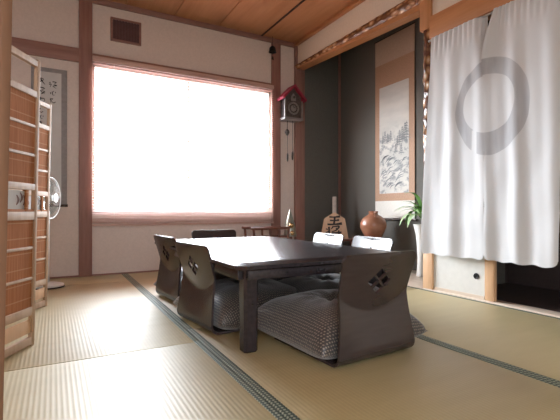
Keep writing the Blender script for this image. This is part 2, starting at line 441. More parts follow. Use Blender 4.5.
prism(bm, [(RX - 0.006, 2.10, 2.020), (RX - 0.006, 2.10, 2.062), (RX - 0.006, BY - 0.03, 2.132), (RX - 0.006, BY - 0.03, 2.118)], (0.096, 0, 0))
struct('trim_12', bm, 'orangeY', smooth=False)

# dimpled alcove post (tokobashira)
bm = NB(); prev = None; NZ = 150; seg = 24
for k in range(NZ + 1):
    z = -0.03 + (1.90 + 0.03) * k / NZ; ring = []
    for j in range(seg):
        a = 2 * math.pi * j / seg
        d = noise.noise(Vector((math.cos(a) * 1.6, math.sin(a) * 1.6, z * 16))) * 0.012 if z > 0.30 else 0
        r = 0.052 + d
        ring.append(bm.verts.new((2.395 + r * math.cos(a), 2.088 + r * math.sin(a), z)))
    if prev:
        for j in range(seg): bm.faces.new((prev[j], prev[(j + 1) % seg], ring[(j + 1) % seg], ring[j]))
    prev = ring
struct('trim_13', bm, 'bark', ang=60)
sbox('trim_14', 'orangeZ', RX - 0.008, RX + 0.09, 2.035, 2.137, 1.86, CZ, bev=0.004)      # plain upper post
sbox('trim_15', 'palewoodZ', RX - 0.012, RX + 0.07, 2.022, 2.105, -0.03, 0.33, bev=0.003) # square foot post
# closet side
sbox('trim_16', 'orangeY', RX - 0.025, RX + 0.08, -1.4, 2.035, 1.768, 1.925, bev=0.004)   # lintel over the curtain
sbox('wall_right', 'plaster_warm', RX + 0.01, RX + 0.07, -1.4, 2.05, 1.92, CZ)
bm = NB(); box(bm, RX + 0.01, RX + 0.07, -1.4, 0.75, -0.03, 1.80); struct('wall_right_lower', bm, 'plaster_warm', smooth=False)
sbox('trim_17', 'palewood', 2.325, 2.42, -1.4, 2.10, -0.03, 0.008, bev=0.002)             # threshold
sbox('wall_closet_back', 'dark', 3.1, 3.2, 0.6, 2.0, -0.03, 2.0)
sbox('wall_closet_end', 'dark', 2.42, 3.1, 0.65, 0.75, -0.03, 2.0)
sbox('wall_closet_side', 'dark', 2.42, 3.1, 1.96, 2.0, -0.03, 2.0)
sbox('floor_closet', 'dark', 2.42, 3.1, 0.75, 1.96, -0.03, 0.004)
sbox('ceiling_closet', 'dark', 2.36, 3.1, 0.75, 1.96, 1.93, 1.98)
sbox('trim_18', 'palewoodZ', 2.338, 2.372, 1.568, 1.628, 0.008, 0.62, bev=0.003)           # stub post right of the low door
bm = NB(); box(bm, 2.345, 2.365, 1.632, 2.028, 0.012, 0.56); low = struct('door_1', bm, 'paper')
bm = NB(); box(bm, 2.34, 2.37, 1.632, 2.028, 0.008, 0.03); box(bm, 2.34, 2.37, 1.632, 2.028, 0.55, 0.58); obj('door_frame', bm, 'palewood', low)
bm = NB(); ring_torus(bm, (2.343, 1.688, 0.148), 0.016, 0.004, (1, 0, 0), 24); lathe(bm, [(0.015, 0.0), (0.012, 0.003), (0.004, 0.0035), (0.004, 0.0)], (2.3415, 1.688, 0.148), 20, 'X'); obj('door_handle', bm, 'black_metal', low)

# ------------------------------------------------------------------ tatami mats
mats = [(-0.323, 0.557, -0.05, 1.73, 'r', 'tatami mat at the lower left of the photo, ending at a bare seam'),
        (-0.323, 0.557, 1.73, 3.51, 'r', 'tatami mat beside the left pair of floor chairs, washed out by window glare'),
        (-0.323, 0.557, 3.51, 3.905, 'r', 'narrow strip of tatami against the wall left of the window'),
        (0.557, 1.437, -0.05, 1.93, 'lr', 'tatami mat under the nearest floor chair, between two green borders'),
        (0.557, 1.437, 1.93, 3.905, 'lr', 'tatami mat under the far half of the low table'),
        (1.437, 2.325, 0.15, 2.13, 'l', 'tatami mat in front of the white curtain'),
        (1.437, 2.325, 2.13, 3.905, 'l', 'tatami mat in front of the dark alcove')]
for x0, x1, y0, y1, hs, lab in mats:
    t = thing('tatami_mat', lab, 'tatami mat', ((x0 + x1) / 2, (y0 + y1) / 2, -0.0315), 0, 'tatami mats')
    hw, hl = (x1 - x0) / 2, (y1 - y0) / 2
    bm = NB(); box(bm, -hw + 0.001, hw - 0.001, -hl + 0.002, hl - 0.002, 0.0, 0.030, bev=0.003); obj('mat_body', bm, 'tatami', t)
    for s in (-1, 1):
        bm = NB(); a, b = sorted((s * (hw - 0.0005), s * (hw - 0.0275)))
        box(bm, a, b, -hl + 0.002, hl - 0.002, 0.028, 0.0312, bev=0.0008); obj('border', bm, 'heri', t)

# ------------------------------------------------------------------ venetian blind
t = thing('venetian_blind', 'brown wooden venetian blind hanging over the bright window', 'blind', (1.165, BY - 0.05, 0.43))
BW = 0.874
bm = NB(); n = 66; z0 = 0.030; z1 = 1.40
for k in range(n):
    z = z0 + k * 0.013 if k < 10 else 0.160 + (z1 - 0.160) * (k - 10) / (n - 11)     # lower slats hang closer together
    vs = box(bm, -BW, BW, -0.0125, 0.0125, -0.0011, 0.0011)
    rot = Matrix.Translation((0, 0, z)) @ Matrix.Rotation(R(16), 4, 'X')
    for v in vs: v.co = rot @ v.co
obj('slats', bm, 'blind', t, smooth=False)
bm = NB(); box(bm, -BW, BW, -0.02, 0.02, 1.415, 1.455, bev=0.003); obj('headrail', bm, 'blind', t)
bm = NB(); box(bm, -BW, BW, -0.014, 0.014, 0.0, 0.02, bev=0.003); obj('bottom_rail', bm, 'blind', t)
for x in (-0.70, 0.0, 0.70):
    bm = NB()
    for y in (-0.0135, 0.0135): tube(bm, [(x, y, 0.01), (x, y, 1.42)], 0.0009, 5)
    obj('ladder_cord', bm, 'scroll_low', t)

# ------------------------------------------------------------------ vent and things on the back wall
v = thing('wall_vent', 'square brown slatted vent high on the wall above the window', 'vent', (0.570, BY - 0.001, 2.167))
bm = NB()
for a in ((-0.130, 0.130, 0.085, 0.105), (-0.130, 0.130, -0.105, -0.085), (-0.130, -0.112, -0.085, 0.085), (0.112, 0.130, -0.085, 0.085)): box(bm, a[0], a[1], -0.016, 0.0, a[2], a[3], bev=0.002)
obj('frame', bm, 'beamX', v)
bm = NB(); box(bm, -0.112, 0.112, -0.006, 0.0, -0.085, 0.085)
for k in range(9): x = -0.1 + k * 0.025; box(bm, x - 0.008, x + 0.008, -0.012, -0.005, -0.085, 0.085)
obj('grille', bm, plain('vent_slats', (0.10, 0.052, 0.052), 0.5), v)

# calligraphy scroll on the left part of the back wall
k = thing('calligraphy_scroll', 'white calligraphy hanging in a grey mount behind the folding screen', 'wall scroll', (-0.03, BY - 0.004, 0.60))
bm = NB(); box(bm, -0.13, 0.131, -0.006, 0.0, 0.0, 1.14, bev=0.001); obj('mount', bm, 'calmount', k)
bm = NB(); box(bm, -0.105, 0.088, -0.008, -0.005, 0.07, 1.105); obj('paper', bm, 'calpaper', k)
bm = NB(); tube(bm, [(-0.145, -0.008, 0.005), (0.136, -0.008, 0.005)], 0.011, 12); obj('roller', bm, 'rod', k)
bm = NB()
def glyph(strokes, cx, cz, s):
    for st, wd in strokes:
        brush(bm, st, [wd * (0.7 + 0.5 * math.sin(2.1 * i + 1)) for i in range(len(st))], (cx, -0.0085, cz), (s, 0, 0), (0, 0, s), 0.0006)
G1 = [([(-.4, .3), (.0, .45), (.3, .3), (-.1, .0), (-.4, -.3)], .16), ([(-.1, .4), (.15, .0), (.45, -.35)], .18), ([(-.35, .0), (.1, .1)], .1)]
G2 = [([(-.45, .4), (-.3, .1), (-.4, -.4)], .16), ([(-.1, .45), (.4, .35), (.0, .05), (.4, -.1), (.0, -.45)], .14), ([(-.2, .1), (.1, -.2), (.45, -.4)], .13)]
G3 = [([(-.4, .2), (.3, .3), (.35, -.1), (-.3, -.3)], .15), ([(-.1, .45), (-.1, -.1), (.1, -.45), (.45, -.3)], .17)]
G4 = [([(-.4, .3), (-.3, .2)], .16), ([(-.45, .0), (-.2, .05), (-.35, -.4)], .13), ([(-.05, .4), (.4, .35), (.1, .05), (.45, -.05), (.0, -.2), (.4, -.45)], .13)]
G5 = [([(-.35, .1), (-.3, -.2)], .14), ([(-.1, .25), (.0, -.3), (.3, -.25)], .14), ([(.05, .35), (.1, .2)], .12), ([(.35, .25), (.4, .05)], .13)]
G6 = [([(-.3, .35), (-.3, -.4)], .13), ([(-.45, .1), (.0, .3), (-.2, -.1), (.1, -.4), (.4, -.2)], .13)]
for gl, cx, cz, s in ((G1, -0.058, 1.02, .062), (G2, -0.058, 0.945, .060), (G3, -0.058, 0.865, .062), (G6, -0.062, 0.785, .045), (G5, -0.060, 0.73, .042), (G1, -0.062, 0.675, .04),
                      (G4, 0.026, 1.005, .062), (G5, 0.026, 0.935, .05), (G6, 0.026, 0.875, .05), (G3, 0.000, 0.71, .022)):
    bm = NB(); glyph(gl, cx, cz, s); obj('written_character', bm, 'ink', k, smooth=False)

# cuckoo clock
c = thing('cuckoo_clock', 'dark cuckoo clock with a red gabled roof on the strip of wall beside the window', 'clock', (2.245, BY - 0.002, 1.53))
bm = NB(); prism(bm, [(-0.095, -0.12, 0.02), (0.095, -0.12, 0.02), (0.095, -0.12, 0.25), (0, -0.12, 0.345), (-0.095, -0.12, 0.25)], (0, 0.118, 0)); obj('case', bm, 'clockwood', c, smooth=False)
for s in (-1, 1):
    bm = NB(); prism(bm, [(0, -0.16, 0.352), (0, -0.16, 0.375), (s * 0.150, -0.16, 0.225), (s * 0.138, -0.16, 0.205)], (0, 0.158, 0)); obj('roof_slope', bm, 'red', c, smooth=False)
bm = NB(); box(bm, -0.115, 0.115, -0.14, 0.0, 0.0, 0.025, bev=0.004)
for s in (-1, 1): box(bm, s * 0.104 - 0.008, s * 0.104 + 0.008, -0.132, -0.116, 0.02, 0.21, bev=0.003)
obj('base_moulding', bm, 'clockpale', c)
bm = NB(); ring_torus(bm, (0, -0.123, 0.125), 0.058, 0.010, (0, 1, 0), 32)
lathe(bm, [(0.034, 0.0), (0.034, -0.006), (0.028, -0.009), (0.0, -0.009)], (0, -0.12, 0.125), 24, 'Y'); obj('dial', bm, 'clockpale', c)
bm = NB()
for k in range(12):
    a = k * math.pi / 6; box(bm, -0.004 + 0.046 * math.sin(a), 0.004 + 0.046 * math.sin(a), -0.126, -0.119, 0.121 + 0.046 * math.cos(a), 0.129 + 0.046 * math.cos(a))
brush(bm, [(0, 0), (0.022, 0.018)], [0.004, 0.003], (0, -0.131, 0.125), (1, 0, 0), (0, 0, 1)); brush(bm, [(0, 0), (-0.012, 0.034)], [0.004, 0.003], (0, -0.131, 0.125), (1, 0, 0), (0, 0, 1))
obj('numerals_and_hands', bm, 'ink', c, smooth=False)
bm = NB(); prism(bm, [(-0.028, -0.126, 0.205), (0.028, -0.126, 0.205), (0.028, -0.126, 0.25), (0, -0.126, 0.285), (-0.028, -0.126, 0.25)], (0, 0.008, 0)); obj('bird_door', bm, 'clockpale', c, smooth=False)
bm = NB(); lathe(bm, [(0.0, -0.018), (0.012, -0.010), (0.015, 0.0), (0.011, 0.012), (0.0, 0.017)], (0, -0.136, 0.24), 12); obj('bird', bm, 'clockwood', c)
bm = NB(); tube(bm, [(-0.035, -0.05, 0.01), (-0.037, -0.05, -0.10)], 0.003, 6); lathe(bm, [(0, -0.045), (0.012, -0.036), (0.026, -0.012), (0.024, 0.006), (0.010, 0.025), (0, 0.034)], (-0.037, -0.05, -0.115), 16); obj('pendulum', bm, 'clockwood', c)
for x, zb in ((-0.045, -0.36), (0.018, -0.34)):
    bm = NB(); tube(bm, [(x, -0.07, 0.01), (x, -0.07, zb)], 0.0022, 6); ch = obj('chain', bm, 'black_metal', c)
    bm = NB(); lathe(bm, [(0, -0.085), (0.008, -0.075), (0.011, -0.04), (0.009, 0.0), (0.003, 0.012)], (x, -0.07, zb), 12); obj('weight', bm, 'clockwood', ch)

# small dark wind chime hanging below the ceiling
h = thing('hanging_wind_chime', 'small dark wind chime hanging from the ceiling edge at the window pillar', 'wind chime', (2.02, BY - 0.07, CZ - 0.01))
bm = NB(); tube(bm, [(0, 0, 0.008), (0, 0, -0.10)], 0.002, 6); obj('cord', bm, 'black_metal', h)
bm = NB(); lathe(bm, [(0.0, 0.02), (0.02, 0.015), (0.034, -0.004), (0.036, -0.030), (0.042, -0.045), (0.036, -0.045), (0.028, -0.02), (0, 0.0)], (0, 0, -0.115), 20); obj('bell', bm, 'black_metal', h)
bm = NB(); tube(bm, [(0, 0, -0.12), (0, 0, -0.20)], 0.0015, 5); prism(bm, [(-0.004, 0, -0.20), (0.010, 0, -0.205), (0.016, 0, -0.24), (-0.012, 0, -0.235)], (0, 0.002, 0)); obj('clapper', bm, 'black_metal', h, smooth=False)

# ------------------------------------------------------------------ low table
TX0, TX1, TY0, TY1, TZ = 0.612, 1.520, 1.44, 2.94, 0.36
t = thing('low_table', 'large black lacquered low table with clipped corners in the middle of the room', 'table', ((TX0 + TX1) / 2, (TY0 + TY1) / 2, 0.0))
hw, hl = (TX1 - TX0) / 2, (TY1 - TY0) / 2
def octo(a, b, ch, z): return [(-a + ch, -b, z), (a - ch, -b, z), (a, -b + ch, z), (a, b - ch, z), (a - ch, b, z), (-a + ch, b, z), (-a, b - ch, z), (-a, -b + ch, z)]
def loft(bm, loops):
    V = [[bm.verts.new(p) for p in L] for L in loops]
    for a, b in zip(V[:-1], V[1:]):
        for i in range(len(a)): bm.faces.new((a[i], a[(i + 1) % len(a)], b[(i + 1) % len(b)], b[i]))
    bm.faces.new(V[0]); bm.faces.new(V[-1])
bm = NB(); loft(bm, [octo(hw - 0.010, hl - 0.010, 0.02, TZ - 0.032), octo(hw, hl, 0.034, TZ - 0.026), octo(hw, hl, 0.034, TZ - 0.012), octo(hw - 0.030, hl - 0.030, 0.018, TZ - 0.001), octo(hw - 0.034, hl - 0.034, 0.017, TZ)])
obj('tabletop', bm, 'table', t, ang=20)
bm = NB()
for s in (-1, 1):
    box(bm, -hw + 0.05, hw - 0.05, s * (hl - 0.03) - 0.011, s * (hl - 0.03) + 0.011, TZ - 0.070, TZ - 0.032, bev=0.002)
    box(bm, s * (hw - 0.03) - 0.011, s * (hw - 0.03) + 0.011, -hl + 0.05, hl - 0.05, TZ - 0.070, TZ - 0.032, bev=0.002)
obj('apron', bm, 'table', t)
for sx in (-1, 1):
    for sy in (-1, 1):
        bm = NB(); cx, cy = sx * (hw - 0.075), sy * (hl - 0.072)
        L = []
        for r, z in ((0.028, 0.0), (0.030, 0.004), (0.031, 0.20), (0.032, TZ - 0.032)):
            L.append([(x + cx, y + cy, zz) for x, y, zz in octo(r, r, 0.010, z)])
        loft(bm, L); obj('leg', bm, 'table', t, ang=25)

# ------------------------------------------------------------------ legless floor chairs
def chair_surface():
    H = 0.40                                 # path length of the back above the bend
    RB = 0.032
    bend = math.radians(104) * RB
    ZB = RB + 0.012 + 0.242 * RB
    def width(s):
        q = max(0.0, min(1.0, (s - bend) / H))
        return 0.198 - 0.016 * math.sin(math.pi * min(1, q * 1.15)) - 0.008 * q
    def mp(x, s):
        if s < bend:
            a = s / RB; return Vector((x, 0.01 + RB - RB * math.sin(a), RB + 0.012 - RB * math.cos(a)))
        l = s - bend; z = ZB + 0.955 * l; y0 = 0.01 + RB * (1 - math.sin(math.radians(104)))
        tx = x / 0.19; zc = 0.185 + 0.075 * tx * tx; kk = 0.0022
        yc = y0 + 0.25 * (0.185 - ZB)
        up = lambda q: yc - 0.30 * (q - 0.185) + 0.012 * tx * tx
        yl = y0 + (up(zc) - y0) / (zc - ZB) * (z - ZB)
        d = (yl - up(z)) / kk; spl = kk * (d if d > 30 else math.log1p(math.exp(d)))
        return Vector((x, yl - spl, z))
    L = bend + (0.405 - ZB) / 0.955
    out = []
    n = 40
    for k in range(n + 1): s = L * k / n; out.append((width(s), s))
    rc = 0.030; wt = width(L)
    right = [p for p in out if p[1] < L - rc]
    corner = [(wt - rc + rc * math.cos(a), L - rc + rc * math.sin(a)) for a in [math.pi / 2 * i / 8 for i in range(9)]]
    right += corner
    loop = right + [(-x, s) for x, s in reversed(right)]
    loop = [Vector(p) for p in loop]
    sc = bend + (0.300 - ZB) / 0.955
    holes = []
    for cx, cs in ((0.0325, 0), (-0.0325, 0), (0, 0.0295), (0, -0.0295)):
        holes.append([Vector((cx + a, sc + cs + b)) for a, b in ((0.0270, 0), (0, 0.0242), (-0.0270, 0), (0, -0.0242))])
    pts = list(loop); edges = [(i, (i + 1) % len(loop)) for i in range(len(loop))]
    for hpoly in holes:
        b0 = len(pts); pts += hpoly; edges += [(b0 + i, b0 + (i + 1) % 4) for i in range(4)]
    st = 0.0095; s = st * 0.7
    while s < L - 0.004:
        x = -0.2
        while x < 0.2:
            if abs(x) < width(s) - 0.005 and not (s > L - rc and abs(x) > wt - rc):
                if all(abs(x - h_[1].x) / 0.0270 + abs(s - h_[0].y) / 0.0242 > 1.12 for h_ in holes): pts.append(Vector((x, s)))
            x += st
        s += st
    vo, eo, fo, *_ = delaunay_2d_cdt(pts, edges, [], 1, 1e-6)
    bm = NB(); vs = [bm.verts.new(mp(p.x, p.y)) for p in vo]
    for f in fo:
        cx = sum(vo[i].x for i in f) / len(f); cy = sum(vo[i].y for i in f) / len(f)
        if any(abs(cx - h_[1].x) / 0.0270 + abs(cy - h_[0].y) / 0.0242 < 0.999 for h_ in holes): continue
        bm.faces.new([vs[i] for i in f])
    loose = [v for v in bm.verts if not v.link_faces]
    bmesh.ops.delete(bm, geom=loose, context='VERTS')
    bmesh.ops.recalc_face_normals(bm, faces=bm.faces)
    bmesh.ops.solidify(bm, geom=list(bm.faces), thickness=0.010)
    return bm
CHG = 'legless chairs around the low table'
def make_chair(lab, loc, rz):
    t = thing('legless_floor_chair', lab, 'floor chair', loc, rz, CHG)
    obj('backrest', chair_surface(), 'zaisu', t, ang=40)
    bm = NB(); box(bm, -0.198, 0.198, 0.040, 0.43, 0.001, 0.0125, bev=0.003); obj('seat', bm, 'zaisu', t)
    return t
CHAIRS = [(1.072, 1.175, R(4), 'nearest dark floor chair with its pierced back turned to the camera'),
          (0.590, 1.950, R(-90 + 7), 'dark floor chair at the left side of the table, nearer of the two'),
          (0.612, 2.585, R(-90 + 6), 'dark floor chair at the left side of the table, farther of the two'),
          (1.155, 3.21, R(180), 'dark floor chair at the far end of the table under the window'),
          (1.640, 1.875, R(85), 'floor chair with a white glare on its back, in front of the brown jug'),
          (1.640, 2.315, R(85), 'floor chair with a white glare on its back, in front of the big game piece')]
root = None; chairs = []
for x, y, rz, lab in CHAIRS:
    if root is None: root = make_chair(lab, (x, y, 0), rz); chairs.append(root)
    else: chairs.append(dup(root, lab, (x, y, 0), rz))

def cushion_bm(hw=0.285, T=0.155, e=0.042, seed=0):
    bm = NB(); n = 36; top = {}; bot = {}
    for i in range(n + 1):
        for j in range(n + 1):
            u = -1 + 2 * i / n; v = -1 + 2 * j / n
            u = math.copysign(abs(u) ** 0.85, u); v = math.copysign(abs(v) ** 0.85, v)
            x = hw * u * (1 - 0.075 * (1 - v * v)); y = hw * v * (1 - 0.075 * (1 - u * u))
            f = max(0.0, (1 - abs(u) ** 4) * (1 - abs(v) ** 4)) ** 0.5
            r = math.hypot(x, y); a = math.atan2(y, x)
            tz = e + (T - e + 0.02) * f - 0.040 * math.exp(-(r / 0.045) ** 2)
            tz += 0.006 * math.cos(9 * a + seed) * math.exp(-((r - 0.09) / 0.06) ** 2) * f
            tz += 0.006 * noise.noise(Vector((x * 9 + seed, y * 9, seed))) * f
            bz = e * (1 - min(1, f * 1.6)) + 0.0005
            if i in (0, n) or j in (0, n): vv = bm.verts.new((x, y, e)); top[i, j] = bot[i, j] = vv
            else: top[i, j] = bm.verts.new((x, y, tz)); bot[i, j] = bm.verts.new((x, y, bz))
    for i in range(n):
        for j in range(n):
            bm.faces.new((top[i, j], top[i + 1, j], top[i + 1, j + 1], top[i, j + 1]))
            bm.faces.new((bot[i, j], bot[i, j + 1], bot[i + 1, j + 1], bot[i + 1, j]))
    # cloth coordinates follow the length of the weave over the curved surface
    uvl = bm.loops.layers.uv.new('UVMap')
    def arc(d):
        U = {}
        for j in range(n + 1):
            a = 0.0; b = 0.0
            for i in range(n + 1):
                if i:
                    a += (d[i, j].co - d[i - 1, j].co).length; b += (d[j, i].co - d[j, i - 1].co).length
                U.setdefault((i, j), [0, 0])[0] = a; U.setdefault((j, i), [0, 0])[1] = b
        return U
    for d in (bot, top):
        U = arc(d); inv = {v: k for k, v in d.items()}
        for f in bm.faces:
            if all(v in inv for v in f.verts):
                for lp in f.loops: lp[uvl].uv = U[inv[lp.vert]]
    return bm
CUSH = ['dotted dark cushion on the nearest floor chair', 'dotted dark cushion on the nearer left floor chair, right behind the table leg',
        'dark cushion on the farther left floor chair', 'dark cushion on the far floor chair under the window',
        'dark tufted cushion under the table, on the chair before the brown jug', 'dark tufted cushion under the table, on the chair before the game piece']
cb = None
for (x, y, rz, _), lab in zip(CHAIRS, CUSH):
    fx, fy = -math.sin(rz), math.cos(rz); off = 0.306
    sx = {0: 0.028, 1: -0.03, 2: -0.03}.get(CUSH.index(lab), 0.0)
    loc = (x + fx * off + fy * sx, y + fy * off - fx * sx, 0.014)
    if cb is None:
        cb = tag(obj('floor_cushion', cushion_bm(), 'cushion', ang=80), lab, 'cushion', 'cushions on the legless chairs'); o = cb
    else:
        o = cb.copy(); C.objects.link(o); o['label'] = lab
    o.location = loc; o.rotation_euler = (0, 0, rz)

# ------------------------------------------------------------------ noren curtain
nt_ = thing('noren_curtain', 'white split curtain with a grey brushed ring hanging in the right doorway', 'curtain', (0, 0, 0))
def noren_panel(ya, yb, yab, ybb, side):
    bm = NB(); nu, nv = 70, 80; gridv = {}
    ztop, zbot = 1.752, 0.264
    for i in range(nu + 1):
        for j in range(nv + 1):
            u = i / nu; v = j / nv
            y = (ya + (yb - ya) * u) * (1 - v) + (yab + (ybb - yab) * u) * v
            yy = ya + (yb - ya) * u
            z = ztop + (zbot - ztop) * v
            # rounded corners and slightly wavy hem
            c = 0.035
            if v > 0.9:
                eu = min(u, 1 - u) * abs(yb - ya)
                if eu < c: z += (c - math.sqrt(max(0, c * c - (c - eu) ** 2))) * ((v - 0.9) / 0.1) ** 2 
                z += 0.004 * math.sin(yy * 50) * (v - 0.9) / 0.1
            # folds: tight gathers at the rod that open into a few broad waves
            fold = 0.004 * math.sin(yy * 170 + 0.6 * side) * max(0, 1 - v * 9)
            amp = 0.005 + 0.005 * v
            fold += amp * math.sin(yy * 33 + 1.1 + 0.8 * math.sin(v * 2.3) + side) * min(1, v * 6)
            fold += 0.003 * math.sin(yy * 61 + 3 * v) * min(1, v * 4)
            fold += 0.006 * noise.noise(Vector((yy * 9, z * 5, side)))
            x = 2.285 + fold - 0.012 * v
            # the two panels part at the top: one edge sags behind, the other folds forward
            if side == 0:
                eu = 1 - u; x += 0.030 * math.exp(-(eu / 0.10) ** 2) * math.exp(-(v / 0.20) ** 2)
            else:
                x -= 0.030 * math.exp(-(u / 0.12) ** 2) * math.exp(-((v - 0.12) / 0.12) ** 2)
                y -= 0.065 * math.exp(-(u / 0.25) ** 2) * max(0, 1 - v / 0.19)
            gridv[i, j] = bm.verts.new((x, y, z))
    for i in range(nu):
        for j in range(nv): bm.faces.new((gridv[i, j], gridv[i + 1, j], gridv[i + 1, j + 1], gridv[i, j + 1]))
    bmesh.ops.recalc_face_normals(bm, faces=bm.faces)
    bmesh.ops.solidify(bm, geom=list(bm.faces), thickness=0.0012)
    return obj('curtain_panel', bm, 'noren', nt_, ang=60)
noren_panel(1.985, 1.588, 2.070, 1.580, 0)
noren_panel(1.590, 1.150, 1.578, 1.168, 1)
bm = NB(); tube(bm, [(2.305, 0.95, 1.748), (2.305, 2.03, 1.748)], 0.007, 12); obj('curtain_rod', bm, 'steel', nt_)

# ------------------------------------------------------------------ alcove things
# hanging scroll
s = thing('hanging_scroll', 'tall hanging scroll with an ink landscape in a brown mount on the alcove wall', 'hanging scroll', (0, 0, 0))
SX = AX - 0.012
bm = NB(); box(bm, SX, SX + 0.002, 2.752, 3.285, 0.66, 2.05); obj('brocade_mount', bm, 'scroll_mount', s, smooth=False)
bm = NB(); box(bm, SX - 0.0004, SX + 0.002, 2.752, 3.285, 2.05, 2.305); obj('upper_panel', bm, 'scroll_top', s, smooth=False)
bm = NB(); box(bm, SX - 0.0004, SX + 0.002, 2.752, 3.285, 0.485, 0.66); obj('lower_panel', bm, 'scroll_low', s, smooth=False)
bm = NB(); box(bm, SX - 0.001, SX + 0.001, 2.822, 3.222, 0.735, 1.815); pic = obj('painting', bm, 'painting', s, smooth=False)
bm = NB(); random.seed(3)
def tree(y, z, hh):
    brush(bm, [(0, 0), (0, hh)], [0.006, 0.002], (SX - 0.0012, y, z), (0, -1, 0), (0, 0, 1))
    for q in range(6):
        w_ = (0.30 - 0.045 * q) * hh; brush(bm, [(-w_, hh * (0.12 + .14 * q)), (0, hh * (0.22 + .14 * q)), (w_, hh * (0.12 + .14 * q))], [0.002, 0.010, 0.002], (SX - 0.0012, y, z), (0, -1, 0), (0, 0, 1))
for y, z, hh in ((3.17, 1.23, .10), (3.14, 1.24, .13), (3.10, 1.23, .11), (3.06, 1.24, .12), (2.97, 1.18, .12), (2.94, 1.2, .15), (2.905, 1.22, .16), (2.87, 1.26, .15), (2.85, 1.22, .2), (2.99, 1.12, .1), (2.92, 1.1, .12)): tree(y, z, hh)
for q in range(34):
    y = random.uniform(2.86, 3.18); z = random.uniform(0.80, 1.10); w_ = random.uniform(.02, .06)
    y = min(max(y, 2.83 + w_), 3.21 - w_)
    brush(bm, [(-w_, -w_ * .5), (-w_ * .2, w_ * .2), (w_, w_ * .45)], [0.003, random.uniform(.006, .016), 0.002], (SX - 0.0012, y, z), (0, -1, 0), (0, 0, 1))
obj('ink_trees', bm, 'greyink', pic, smooth=False)
bm = NB(); tube(bm, [(SX - 0.008, 2.725, 0.478), (SX - 0.008, 3.312, 0.478)], 0.012, 12); obj('bottom_roller', bm, 'rod', s)
bm = NB(); tube(bm, [(SX - 0.002, 2.745, 2.308), (SX - 0.002, 3.292, 2.308)], 0.006, 10); obj('top_rod', bm, 'rod', s)
bm = NB(); tube(bm, [(SX, 2.87, 2.312), (SX + 0.004, 3.02, 2.43), (SX, 3.17, 2.312)], 0.002, 6); obj('hanging_cord', bm, 'rod', s)

# stands hidden low behind the chairs, carrying the piece and the jug
def stand(name, lab, x0, x1, y0, y1, z):
    t = thing(name, lab, 'stand', ((x0 + x1) / 2, (y0 + y1) / 2, 0.006)); a, b = (x1 - x0) / 2, (y1 - y0) / 2
    bm = NB(); box(bm, -a, a, -b, b, z - 0.026, z - 0.006, bev=0.003); obj('stand_top', bm, 'bench', t)
    for sx in (-1, 1):
        for sy in (-1, 1):
            bm = NB(); box(bm, sx * (a - 0.02) - 0.014, sx * (a - 0.02) + 0.014, sy * (b - 0.02) - 0.014, sy * (b - 0.02) + 0.014, 0.0, z - 0.026); obj('leg', bm, 'bench', t)
stand('display_stand', 'low dark stand under the big wooden game piece', 2.52, 2.80, 3.46, 3.80, 0.262)
stand('display_stand', 'low dark stand under the brown jug', 2.58, 2.84, 2.94, 3.22, 0.300)

# giant shogi piece
ang = math.atan2(2.66, 3.62)
sp_ = thing('shogi_piece_ornament', 'large five-sided wooden game piece with black brushed characters in the alcove', 'ornament', (2.66, 3.62, 0.262), -ang)
bm = NB()
fr = [(-0.150, 0.0), (0.150, 0.0), (0.112, 0.215), (0.0, 0.285), (-0.112, 0.215)]
Vf = [bm.verts.new((x, -0.045 + 0.055 * z / 0.285, z)) for x, z in fr]; Vb = [bm.verts.new((x, 0.055 - 0.02 * z / 0.285, z)) for x, z in fr]
bm.faces.new(Vf); bm.faces.new(Vb[::-1])
for i in range(5): bm.faces.new((Vf[i], Vb[i], Vb[(i + 1) % 5], Vf[(i + 1) % 5]))
bmesh.ops.bevel(bm, geom=list(bm.edges), offset=0.005, segments=2, affect='EDGES')
obj('wooden_body', bm, 'shogi', sp_, ang=20)
bm = NB(); sl = Vector((0, 0.055 / 0.285, 1)).normalized()
def st(p, wd): brush(bm, p, wd, (0, -0.0475, 0.0), (1, 0, 0), sl, 0.002)
st([(-.055, .238), (.0, .236), (.060, .243)], [.020, .014, .026])           # the three bars and stem of the king character
st([(-.048, .200), (.0, .198), (.050, .204)], [.018, .013, .022])
st([(.004, .240), (.000, .200), (-.006, .158)], [.022, .020, .022])
st([(-.075, .156), (.0, .156), (.080, .166)], [.020, .017, .030])
st([(-.060, .130), (-.055, .075), (-.062, .03)], [.020, .018, .012])       # second character: left upright with dots
st([(-.088, .110), (-.070, .095)], [.016, .010]); st([(-.092, .065), (-.062, .080)], [.010, .016])
st([(-.010, .138), (-.035, .105)], [.018, .008]); st([(-.005, .132), (.050, .135), (.020, .095), (-.030, .075)], [.012, .018, .016, .008])
st([(.015, .118), (.030, .105)], [.014, .012])
st([(-.030, .062), (.075, .070)], [.014, .020]); st([(.045, .092), (.045, .030), (.022, .022)], [.016, .018, .010]); st([(.0, .045), (.018, .035)], [.014, .012])
obj('painted_characters', bm, 'ink', sp_, smooth=False)
bm = NB(); box(bm, -0.022, 0.022, 0.06, 0.085, 0.0, 0.455, bev=0.003); obj('back_prop', bm, plain('prop_wood', (0.42, 0.36, 0.31), 0.5), sp_)

